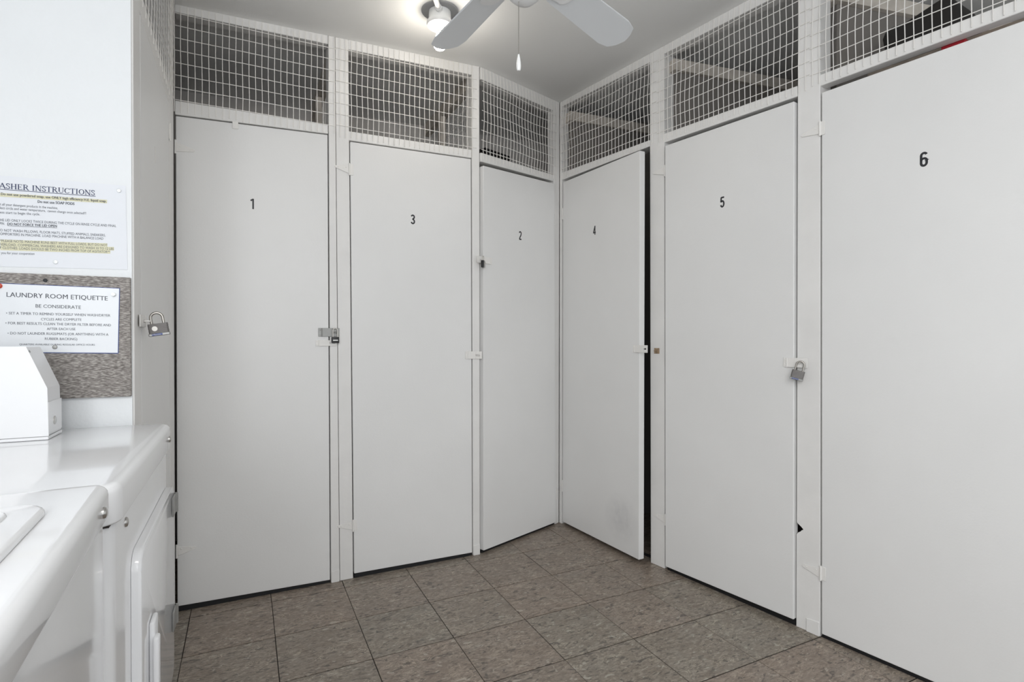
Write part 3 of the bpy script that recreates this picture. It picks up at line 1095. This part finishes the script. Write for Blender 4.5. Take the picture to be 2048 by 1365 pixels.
# ------------------------------------------------------------------ paper notice on the wall
NP = 0.0016
t = thing('paper_notice', 'white paper notice with washer instructions pinned to the white wall', 'notice', E(-0.15, 0.001, 1.31))
bm = BM()   # the sheet, its lower edge curling a little off the wall
cols_, rows_ = 14, 8
grid = []
for j in range(rows_ + 1):
    row = []
    for i in range(cols_ + 1):
        u_, v_ = i / cols_, j / rows_
        s = -0.303 + 0.287 * u_ + 0.003 * (1 - v_)
        z = 1.310 + 0.2155 * v_ + 0.0075 * u_
        lift = 0.0010 + 0.0000 * (1 - v_)
        row.append((s, lift, z))
    grid.append(row)
for n_off in (0.0, -0.0006):
    vv = [[bm.verts.new((p[0], p[1] + n_off, p[2])) for p in row] for row in grid]
    for j in range(rows_):
        for i in range(cols_):
            bm.faces.new([vv[j][i], vv[j][i + 1], vv[j + 1][i + 1], vv[j + 1][i]])
sheet = obj('sheet', bm, 'paper', t, E)
bm = BM()
serif_line(bm, 'WASHER INSTRUCTIONS', -0.2635, 1.4965, -0.0795, 1.5005, 0.0128, NP, 1)
stroke(bm, [(-0.292, 1.4935), (-0.0785, 1.4985)], 0.0011, NP - 0.0001, NP + 0.0002)
obj('heading', bm, 'navy_ink', t, E)
bm = BM()
for (l0, l1, r0, r1, sr) in ((1.4855, 1.4768, 1.4924, 1.4835, -0.0553), (1.3753, 1.3667, 1.3819, 1.3735, -0.0549), (1.3667, 1.3578, 1.3735, 1.3648, -0.0413), (1.3576, 1.3496, 1.3646, 1.3562, -0.0489)):
    sl_ = -0.2617
    bm = BM()
    f_ = bm.faces.new([bm.verts.new(p) for p in ((sl_, 0.00135, l1), (sr, 0.00135, r1), (sr, 0.00135, r0), (sl_, 0.00135, l0))])
    obj('highlight_band', bm, 'highlighter', t, E)['label'] = 'yellow highlighter band'
bm = BM()
for (txt, sk, s0, z0, s1, z1, cap, bold) in (
    ('Do not use powdered soap, use ONLY high efficiency H.E. liquid soap.', 0, -0.2602, 1.4805, -0.0568, 1.4857, 0.0062, .00022),
    ('Do not use SOAP PODS', 0, -0.1922, 1.4698, -0.1213, 1.4718, 0.0064, .00022),
    ('Put all your detergent products in the machine.', 2, -0.2619, 1.4560, -0.1537, 1.4582, 0.0059, 0),
    ('Select circle and water temperature,  cannot change once selected!!!', 2, -0.2619, 1.4473, -0.0980, 1.4509, 0.0059, 0),
    ('Press start to begin the cycle.', 2, -0.2620, 1.4369, -0.1882, 1.4395, 0.0059, 0),
    ('THE LID ONLY LOCKS TWICE DURING THE CYCLE ON RINSE CYCLE AND FINAL', 1, -0.2621, 1.4187, -0.0365, 1.4250, 0.0059, 0),
    ('SPIN.', 1, -0.2621, 1.4104, -0.2539, 1.4108, 0.0056, 0),
    ('DO NOT FORCE THE LID OPEN', 0, -0.2488, 1.4104, -0.1560, 1.4136, 0.0059, .0002),
    ('DO NOT WASH PILLOWS, FLOOR MATS, STUFFED ANIMALS, SNEAKERS,', 1, -0.2622, 1.3944, -0.0587, 1.3992, 0.0059, 0),
    ('COMFORTERS IN MACHINE. LOAD MACHINE WITH A BALANCE LOAD', 1, -0.2622, 1.3857, -0.0632, 1.3905, 0.0059, 0),
    ('**PLEASE NOTE: MACHINE RUNS BEST WITH FULL LOADS, BUT DO NOT', 1, -0.2623, 1.3693, -0.0550, 1.3744, 0.0059, 0),
    ('OVERLOAD. COMMERCIAL WASHERS ARE DESIGNED TO WASH 10 TO 12 LBS', 1, -0.2623, 1.3606, -0.0420, 1.3660, 0.0059, 0),
    ('OF CLOTHES. LOADS SHOULD BE TWO INCHES FROM TOP OF AGITATOR**', 1, -0.2624, 1.3528, -0.0497, 1.3575, 0.0059, 0),
    ('Thank you for your cooperation', 6, -0.2604, 1.3408, -0.1990, 1.3429, 0.0056, 0),
):
    place_text(bm, txt, sk, s0, z0, s1, z1, cap, NP, bold)
stroke(bm, [(-0.2488, 1.4088), (-0.1560, 1.4120)], 0.0007, NP - 0.0001, NP + 0.0001)
obj('lettering', bm, 'ink', t, E)


def push_pin(label, s, z, n, material, r=0.0055, flat=False):
    bm = BM()
    if flat:
        lathe(bm, [(r * 0.7, 0), (r, 0.0006), (r * 0.8, 0.0018), (0, 0.0024)], (s, n, z), (0, 1, 0), 14)
    else:
        lathe(bm, [(r, 0), (r, 0.0012), (r * 0.45, 0.0028), (r * 0.45, 0.006), (r * 0.8, 0.0075), (r * 0.8, 0.0085), (0, 0.0088)], (s, n, z), (0, 1, 0), 14)
    return tag(obj('push_pin', bm, material, None, E, 40), label, 'pin')


push_pin('clear thumbtack in the top right corner of the washer notice', -0.0305, 1.5185, NP, 'clear_plastic', 0.0052, True)
push_pin('clear thumbtack near the bottom edge of the washer notice', -0.159, 1.328, NP, 'clear_plastic', 0.0052, True)

# ------------------------------------------------------------------ tack board and its sign
bm = BM()
panel(bm, [(-0.60, 1.296), (-0.0055, 1.2965), (-0.0045, 0.991), (-0.60, 0.995)], 0.0003, 0.012, 0.0015, 1)
tag(obj('tack_board', bm, 'board_fabric', None, E), 'grey-brown fabric tack board screwed to the white wall', 'board')
NS = 0.0142
t = thing('laundry_sign', 'laminated laundry etiquette sign with dark blue edge on the fabric board', 'sign', E(-0.15, 0.0135, 1.104))
bm = BM()
panel(bm, [(-0.303, 1.2715), (-0.0272, 1.2685), (-0.0308, 1.1015), (-0.303, 1.1075)], 0.0122, 0.0132, 0.0, 1)
obj('backing', bm, 'blue', t, E)['label'] = 'dark blue edge of the sign'
bm = BM()
panel(bm, [(-0.3015, 1.2700), (-0.0287, 1.2670), (-0.0323, 1.1035), (-0.3015, 1.1090)], 0.0133, 0.0140, 0.0, 1)
obj('face', bm, 'laminate', t, E)
bm = BM()
for (txt, sk, s0, z0, s1, z1, cap, bold) in (
    ('LAUNDRY ROOM ETIQUETTE', 0, -0.2473, 1.2389, -0.0525, 1.2358, 0.0108, .0002),
    ('BE CONSIDERATE', 0, -0.1940, 1.2147, -0.1067, 1.2133, 0.0080, .0001),
    ('\u2022 SET A TIMER TO REMIND YOURSELF WHEN WASH/DRYER', 0, -0.2482, 1.1973, -0.0474, 1.1952, 0.0060, .0001),
    ('CYCLES ARE COMPLETE', 0, -0.1841, 1.1840, -0.1058, 1.1839, 0.0058, .0001),
    ('\u2022 FOR BEST RESULTS CLEAN THE DRYER FILTER BEFORE AND', 0, -0.2496, 1.1739, -0.0460, 1.1708, 0.0060, .0001),
    ('AFTER EACH USE', 0, -0.1731, 1.1607, -0.1177, 1.1603, 0.0058, .0001),
    ('\u2022 DO NOT LAUNDER RUGS/MATS (OR ANYTHING WITH A', 0, -0.2458, 1.1498, -0.0513, 1.1470, 0.0060, .0001),
    ('RUBBER BACKING)', 0, -0.1769, 1.1367, -0.1142, 1.1357, 0.0058, .0001),
    ('QUARTERS AVAILABLE DURING REGULAR OFFICE HOURS', 0, -0.2245, 1.1240, -0.0791, 1.1220, 0.0043, .0001),
):
    place_text(bm, txt, sk, s0, z0, s1, z1, cap, NS, bold)
obj('lettering', bm, 'grey_ink', t, E)
push_pin('red push pin at the left of the laundry etiquette sign', -0.2605, 1.264, NS, 'red_plastic', 0.0062)
push_pin('clear push pin in the top right corner of the etiquette sign', -0.040, 1.2515, NS, 'clear_plastic', 0.0055)
push_pin('black screw head in the fabric board above the sign', -0.176, 1.281, 0.0121, 'rubber', 0.0045, True)
push_pin('grey screw head through the bottom edge of the etiquette sign', -0.158, 1.119, NS, 'steel_painted', 0.0052, True)


# ------------------------------------------------------------------ laundry machines (A frame: s across the front, n along the row)
def screw(parent, s, n, z, r=0.008, name='screw', material='chrome', frame=A):
    bm = BM()
    lathe(bm, [(r, 0), (r, 0.0012), (r * 0.86, 0.003), (r * 0.5, 0.0042), (0, 0.0046)], (s, n, z), (1, 0, 0), 14)
    return obj(name, bm, material, parent, frame, 40)


FS = 0.076      # plane of the front panels
# dryer, far
t = thing('clothes_dryer', 'white front-loading clothes dryer beside the notice wall', 'dryer', A(-0.25, 1.30, 0.0))
n0, n1, zt = 0.955, 1.628, 0.920
bm = BM()
rounded_slab(bm, -0.60, FS, n0, n1, 0.03, zt - 0.064, 0.034, 0.004, 0.0, 8)
body = obj('cabinet', bm, 'enamel', t, A, 50)
bm = BM()
rounded_slab(bm, -0.62, FS + 0.009, n0 - 0.004, n1 + 0.004, zt - 0.062, zt, 0.040, 0.014, 0.004, 8)
obj('top_panel', bm, 'enamel', t, A, 60)
bm = BM()
for (q0, q1) in ((-0.55, -0.48), (-0.01, 0.05)):
    for m_ in (n0 + 0.04, n1 - 0.08):
        bm = BM()
        rounded_slab(bm, q0, q1, m_, m_ + 0.04, 0.0, 0.03, 0.01, 0.002)
        obj('levelling_foot', bm, 'rubber', t, A)
# loading door: raised panel with rounded corners, hinged on the far side
bm = BM()
dz0, dz1, dn0, dn1 = 0.285, 0.762, 0.985, 1.475
pts = []
for (cx, cz, a0) in ((dn1 - 0.035, dz1 - 0.035, 0), (dn0 + 0.02, dz1 - 0.02, 90), (dn0 + 0.02, dz0 + 0.02, 180), (dn1 - 0.035, dz0 + 0.035, 270)):
    rr = 0.035 if cx > 1.2 else 0.02
    for i in range(6):
        a_ = R(a0 + 18 * i)
        pts.append((cx + rr * math.cos(a_), cz + rr * math.sin(a_)))
lo = [bm.verts.new((FS + 0.0005, p[0], p[1])) for p in pts]
hi = [bm.verts.new((FS + 0.016, p[0], p[1])) for p in pts]
fs = [bm.faces.new(hi), bm.faces.new(lo[::-1])]
for i in range(len(pts)):
    fs.append(bm.faces.new([lo[i], lo[(i + 1) % len(pts)], hi[(i + 1) % len(pts)], hi[i]]))
bmesh.ops.bevel(bm, geom=list(fs[0].edges), offset=0.006, segments=3, affect='EDGES', profile=0.5)
door = obj('door', bm, 'enamel', t, A, 50)
bm = BM()   # pull on the free side of the door
box(bm, FS + 0.0165, FS + 0.026, 1.352, 1.40, 0.385, 0.600, 0.004, 2)
box(bm, FS + 0.024, FS + 0.034, 1.388, 1.412, 0.36, 0.575, 0.004, 2)
obj('handle', bm, 'enamel_satin', door, A, 50)
for z_ in (0.715, 0.425):
    bm = BM()
    box(bm, FS + 0.0162, FS + 0.0205, 0.975, 1.030, z_ - 0.024, z_ + 0.024, 0.001, 1)
    tube(bm, [(FS + 0.019, 0.978, z_ - 0.024), (FS + 0.019, 0.978, z_ + 0.024)], 0.0062, 8)
    obj('hinge', bm, 'steel_painted', door, A, 40)
bm = BM()   # toe panel
box(bm, FS + 0.0005, FS + 0.008, 0.985, n1 - 0.03, 0.05, 0.262, 0.004, 2)
obj('toe_panel', bm, 'enamel', t, A, 50)
screw(t, FS + 0.009, 1.005, 0.884, 0.0075)
screw(t, FS, 1.518, 0.832, 0.0085)
bm = BM()   # groove between cabinet and top
box(bm, -0.595, FS - 0.004, n0 + 0.006, n1 - 0.006, zt - 0.0645, zt - 0.0615)
obj('seam', bm, 'grout', t, A)

# coin box standing on the dryer against the wall
t = thing('coin_box', 'white metal coin box with sloped front standing on the dryer', 'coin box', A(-0.27, 1.073, zt))
CB0, CB1 = 1.022, 1.121
bm = BM()
poly_prism_pts = [(-0.46, zt + 0.008), (-0.128, zt + 0.008), (-0.130, 1.031), (-0.165, 1.1215), (-0.46, 1.1215)]
lo = [bm.verts.new((p[0], CB0, p[1])) for p in poly_prism_pts]
hi = [bm.verts.new((p[0], CB1 - 0.0012, p[1])) for p in poly_prism_pts]
fs = [bm.faces.new(lo), bm.faces.new(hi[::-1])]
for i in range(5):
    fs.append(bm.faces.new([lo[i], hi[i], hi[(i + 1) % 5], lo[(i + 1) % 5]]))
bmesh.ops.bevel(bm, geom=list({e for f in fs for e in f.edges}), offset=0.0012, segments=2, affect='EDGES')
obj('housing', bm, 'enamel_satin', t, A)
bm = BM()   # folded side plate, standing a little proud of the sloped front
poly_prism(bm, [(-0.46, zt + 0.008), (-0.1255, zt + 0.008), (-0.1275, 1.0325), (-0.163, 1.1235), (-0.46, 1.1235)], CB1 - 0.001, CB1 + 0.0006, 0.0004, 1)
obj('side_plate', bm, 'enamel_satin', t, A)
bm = BM()
box(bm, -0.462, -0.126, CB0 - 0.001, CB1 + 0.001, zt + 0.0005, zt + 0.007, 0.001, 1)
obj('base_plate', bm, 'enamel_satin', t, A)
bm = BM()   # lower cover of the cash drawer
box(bm, -0.1282, -0.1262, CB0 + 0.002, CB1 - 0.003, zt + 0.012, 1.002, 0.0008, 1)
cover = obj('drawer_cover', bm, 'enamel_satin', t, A)
bm = BM()
lathe(bm, [(0.0095, 0), (0.0095, 0.0012), (0.008, 0.002), (0, 0.0021)], (-0.1262, 1.078, 0.957), (1, 0, 0), 20)
obj('lock_cylinder', bm, 'metal', cover, A, 40)
bm = BM()
lathe(bm, [(0.003, 0), (0.0024, 0.0012), (0, 0.0014)], (-0.160, 1.112, 1.1125), (0.93, 0, 0.36), 10)
obj('screw', bm, 'steel_painted', t, A)

# washer, near, standing slightly askew in the row
_o = A(0, 1.672, 0)
WF = Frame((0, 0), 29.0)
WF.o = Vector((_o.x, _o.y)) - WF.n * 1.672
t = thing('washing_machine', 'white top-loading washing machine nearest the camera at lower left', 'washing machine', A(-0.25, 2.02, 0.0))
n0, n1, zt = 1.672, 2.362, 0.9355
bm = BM()
rounded_slab(bm, -0.60, FS, n0, n1, 0.03, zt - 0.048, 0.018, 0.004)
obj('cabinet', bm, 'enamel', t, WF, 50)
bm = BM()
rounded_slab(bm, -0.62, FS + 0.007, n0 - 0.003, n1 + 0.003, zt - 0.046, zt, 0.022, 0.014, 0.004, 7)
obj('top_panel', bm, 'enamel', t, WF, 60)
bm = BM()
for (q0, q1) in ((-0.55, -0.48), (-0.01, 0.05)):
    for m_ in (n0 + 0.04, n1 - 0.08):
        bm = BM()
        rounded_slab(bm, q0, q1, m_, m_ + 0.04, 0.0, 0.03, 0.01, 0.002)
        obj('levelling_foot', bm, 'rubber', t, WF)
bm = BM()   # lid, with a raised rim around it
rounded_slab(bm, -0.42, 0.040, n0 + 0.113, n1 - 0.10, zt + 0.001, zt + 0.009, 0.035, 0.006, 0.0, 7)
lid = obj('lid', bm, 'enamel', t, WF, 60)
bm = BM()
rounded_slab(bm, -0.392, 0.012, n0 + 0.141, n1 - 0.133, zt + 0.0085, zt + 0.0125, 0.03, 0.003, 0.0, 7)
obj('lid_panel', bm, 'enamel', lid, WF, 60)
bm = BM()
rounded_slab(bm, -0.60, -0.46, n0 + 0.02, n1 - 0.02, zt + 0.0005, 1.10, 0.02, 0.02)
obj('control_console', bm, 'enamel', t, WF, 50)
screw(t, FS + 0.007, 1.732, 0.9075, 0.0078, frame=WF)
bm = BM()
box(bm, -0.595, FS - 0.004, n0 + 0.006, n1 - 0.006, zt - 0.0485, zt - 0.0455)
obj('seam', bm, 'grout', t, WF)

# ------------------------------------------------------------------ ceiling lamp: bare bulb in a porcelain holder
LX, LY = -0.311, 2.336
cz = ceil_z((LX, LY))
t = thing('ceiling_lamp', 'white porcelain ceiling lamp holder with a lit bare bulb', 'lamp', (LX, LY, cz))
bm = BM()
lathe(bm, [(0.079, 0), (0.079, -0.004), (0.076, -0.006), (0, -0.006)], (LX, LY, cz), (0, 0, 1), 36)
obj('ceiling_plate', bm, 'lamp_plate', t, W, 40)
bm = BM()
lathe(bm, [(0.047, -0.006), (0.048, -0.030), (0.0485, -0.046), (0.0555, -0.050), (0.0565, -0.058), (0.053, -0.066), (0.040, -0.071), (0.024, -0.073), (0, -0.073)], (LX, LY, cz), (0, 0, 1), 36)
obj('holder', bm, 'porcelain', t, W, 40)
bm = BM()
lathe(bm, [(0.021, -0.0725), (0.021, -0.080), (0.0185, -0.081), (0.0185, -0.087), (0.0165, -0.088), (0.0165, -0.094), (0, -0.094)], (LX, LY, cz), (0, 0, 1), 24)
obj('socket', bm, 'porcelain', t, W, 40)
bm = BM()
prof = [(0.0, -0.0935), (0.012, -0.0935), (0.0135, -0.100), (0.019, -0.112), (0.0265, -0.128), (0.0285, -0.140), (0.0265, -0.152), (0.0195, -0.162), (0.010, -0.167), (0, -0.1685)]
lathe(bm, prof, (LX, LY, cz), (0, 0, 1), 24)
obj('bulb', bm, 'bulb_glow', t, W, True)
bm = BM()
pz = cz - 0.020
tube(bm, [(LX + 0.002, LY - 0.046, pz), (LX - 0.004, LY - 0.12, pz + 0.004), (LX - 0.16, LY - 1.2, pz - 0.022)], 0.0115, 10)
tube(bm, [(LX + 0.003, LY - 0.043, pz), (LX + 0.0015, LY - 0.060, pz + 0.0005)], 0.0145, 10)
obj('conduit', bm, 'porcelain', t, W, 40)

# ------------------------------------------------------------------ ceiling fan, five blades
FX, FY, FZ = 0.034, 1.531, 2.200
t = thing('ceiling_fan', 'white five-bladed ceiling fan with a pull chain', 'fan', (FX, FY, FZ))
fc = ceil_z((FX, FY))
bm = BM()
lathe(bm, [(0.0, 0.0), (0.068, -0.002), (0.066, -0.030), (0.030, -0.055), (0.0, -0.056)], (FX, FY, fc), (0, 0, 1), 32)
tube(bm, [(FX, FY, fc - 0.05), (FX, FY, FZ + 0.13)], 0.012, 12)
obj('canopy', bm, 'fan_housing', t, W, 40)
bm = BM()
lathe(bm, [(0, 0.15), (0.05, 0.148), (0.095, 0.125), (0.105, 0.09), (0.105, 0.045), (0.09, 0.02), (0.07, 0.008), (0, 0.006)], (FX, FY, FZ), (0, 0, 1), 40)
obj('motor_housing', bm, 'fan_housing', t, W, 40)
bm = BM()
lathe(bm, [(0, 0.006), (0.052, 0.005), (0.053, -0.055), (0.051, -0.078), (0.044, -0.097), (0.030, -0.110), (0.012, -0.1155), (0, -0.116)], (FX, FY, FZ), (0, 0, 1), 40)
obj('switch_housing', bm, 'fan_housing', t, W, 40)


def blade_meshes():
    bm = BM()
    # outline along x (radius) and y (width), clipped corners at the tip
    pts = [(0.135, -0.046), (0.17, -0.052), (0.47, -0.063), (0.515, -0.054), (0.535, -0.030), (0.545, -0.002), (0.535, 0.030), (0.515, 0.054), (0.47, 0.063), (0.17, 0.052), (0.135, 0.046)]
    lo = [bm.verts.new((x, y, -0.003)) for x, y in pts]
    hi = [bm.verts.new((x, y, 0.003)) for x, y in pts]
    k = len(pts)
    f0, f1 = bm.faces.new(lo[::-1]), bm.faces.new(hi)
    for i in range(k):
        bm.faces.new([lo[i], lo[(i + 1) % k], hi[(i + 1) % k], hi[i]])
    bmesh.ops.bevel(bm, geom=list(f0.edges) + list(f1.edges), offset=0.0012, segments=2, affect='EDGES')
    b = bpy.data.meshes.new('blade')
    bm.to_mesh(b)
    bm.free()
    b.materials.append(MATS['fan_blade'])
    bm = BM()
    # iron: plate under the blade root with a rounded end, and an arm to the motor
    pp = [(0.128, -0.040)] + [(0.200 + 0.022 * math.cos(R(a_)), 0.030 * math.sin(R(a_))) for a_ in range(-90, 91, 22)] + [(0.128, 0.040)]
    lo = [bm.verts.new((x, y, -0.0072)) for x, y in pp]
    hi = [bm.verts.new((x, y, -0.0034)) for x, y in pp]
    k = len(pp)
    bm.faces.new(lo[::-1]); bm.faces.new(hi)
    for i in range(k):
        bm.faces.new([lo[i], lo[(i + 1) % k], hi[(i + 1) % k], hi[i]])
    box(bm, 0.06, 0.14, -0.016, 0.016, -0.010, 0.001, 0.002, 1)
    for y in (-0.02, 0.02):
        lathe(bm, [(0.005, 0), (0.004, -0.002), (0, -0.0025)], (0.175, y, -0.0072), (0, 0, 1), 10)
    ir = bpy.data.meshes.new('blade_iron')
    bm.to_mesh(ir)
    bm.free()
    ir.materials.append(MATS['fan_housing'])
    return b, ir


bmesh_b, bmesh_i = blade_meshes()
for k in range(5):
    ang = 122.6 - 74.6 * k if k < 2 else 121.0 - 146.0 - 71.3 * (k - 2)
    for nm, me in (('blade', bmesh_b), ('blade_iron', bmesh_i)):
        o = bpy.data.objects.new(nm, me)
        col.objects.link(o)
        o.parent = t
        o.rotation_euler = (Matrix.Rotation(R(ang), 3, 'Z') @ Matrix.Rotation(R(-13), 3, 'X')).to_euler()
# pull chain and its pendant
px, py = FX - 0.016, FY - 0.006
bm = BM()
z = FZ - 0.112
while z > 1.938:
    bmesh.ops.create_icosphere(bm, subdivisions=1, radius=0.0017, matrix=Matrix.Translation((px, py, z)))
    z -= 0.0042
tube(bm, [(px, py, FZ - 0.111), (px, py, 1.935)], 0.0006, 5)
obj('pull_chain', bm, 'bead_chain', t, W, True)
bm = BM()
lathe(bm, [(0, 1.9385), (0.0022, 1.938), (0.0034, 1.932), (0.0060, 1.916), (0.0068, 1.905), (0.0060, 1.896), (0.0040, 1.892), (0, 1.8915)], (px, py, 0), (0, 0, 1), 16)
obj('pendant', bm, 'porcelain', t, W, True)

# lettering on the large padlocks' strips
for lock_c, face, roll, w_, h2, t2_ in ((lock0_c, 26.33, -9, 0.0485, 0.034, 0.020), (lock5_c, -30, 14, 0.045, 0.036, 0.022)):
    M_ = Matrix.Rotation(R(face), 3, 'Z') @ Matrix.Rotation(R(roll), 3, 'Y')
    bm = BM()
    place_text(bm, 'Master', 0, -w_ * 0.33, -h2 / 2 + 0.0017, w_ * 0.13, -h2 / 2 + 0.0017, 0.0034, -t2_ / 2 - 0.0020, 0.0001)
    for v in bm.verts:
        v.co = Vector(lock_c) + M_ @ v.co
    par = L0 if lock_c is lock0_c else [o_ for o_ in bpy.data.objects if o_.name.startswith('padlock') and (Vector(o_.location) - Vector(lock5_c)).length < 0.001][0]
    strip = [c_ for c_ in par.children if c_.name.startswith('name_strip')][0]
    obj('lettering', bm, 'paper', strip, W)
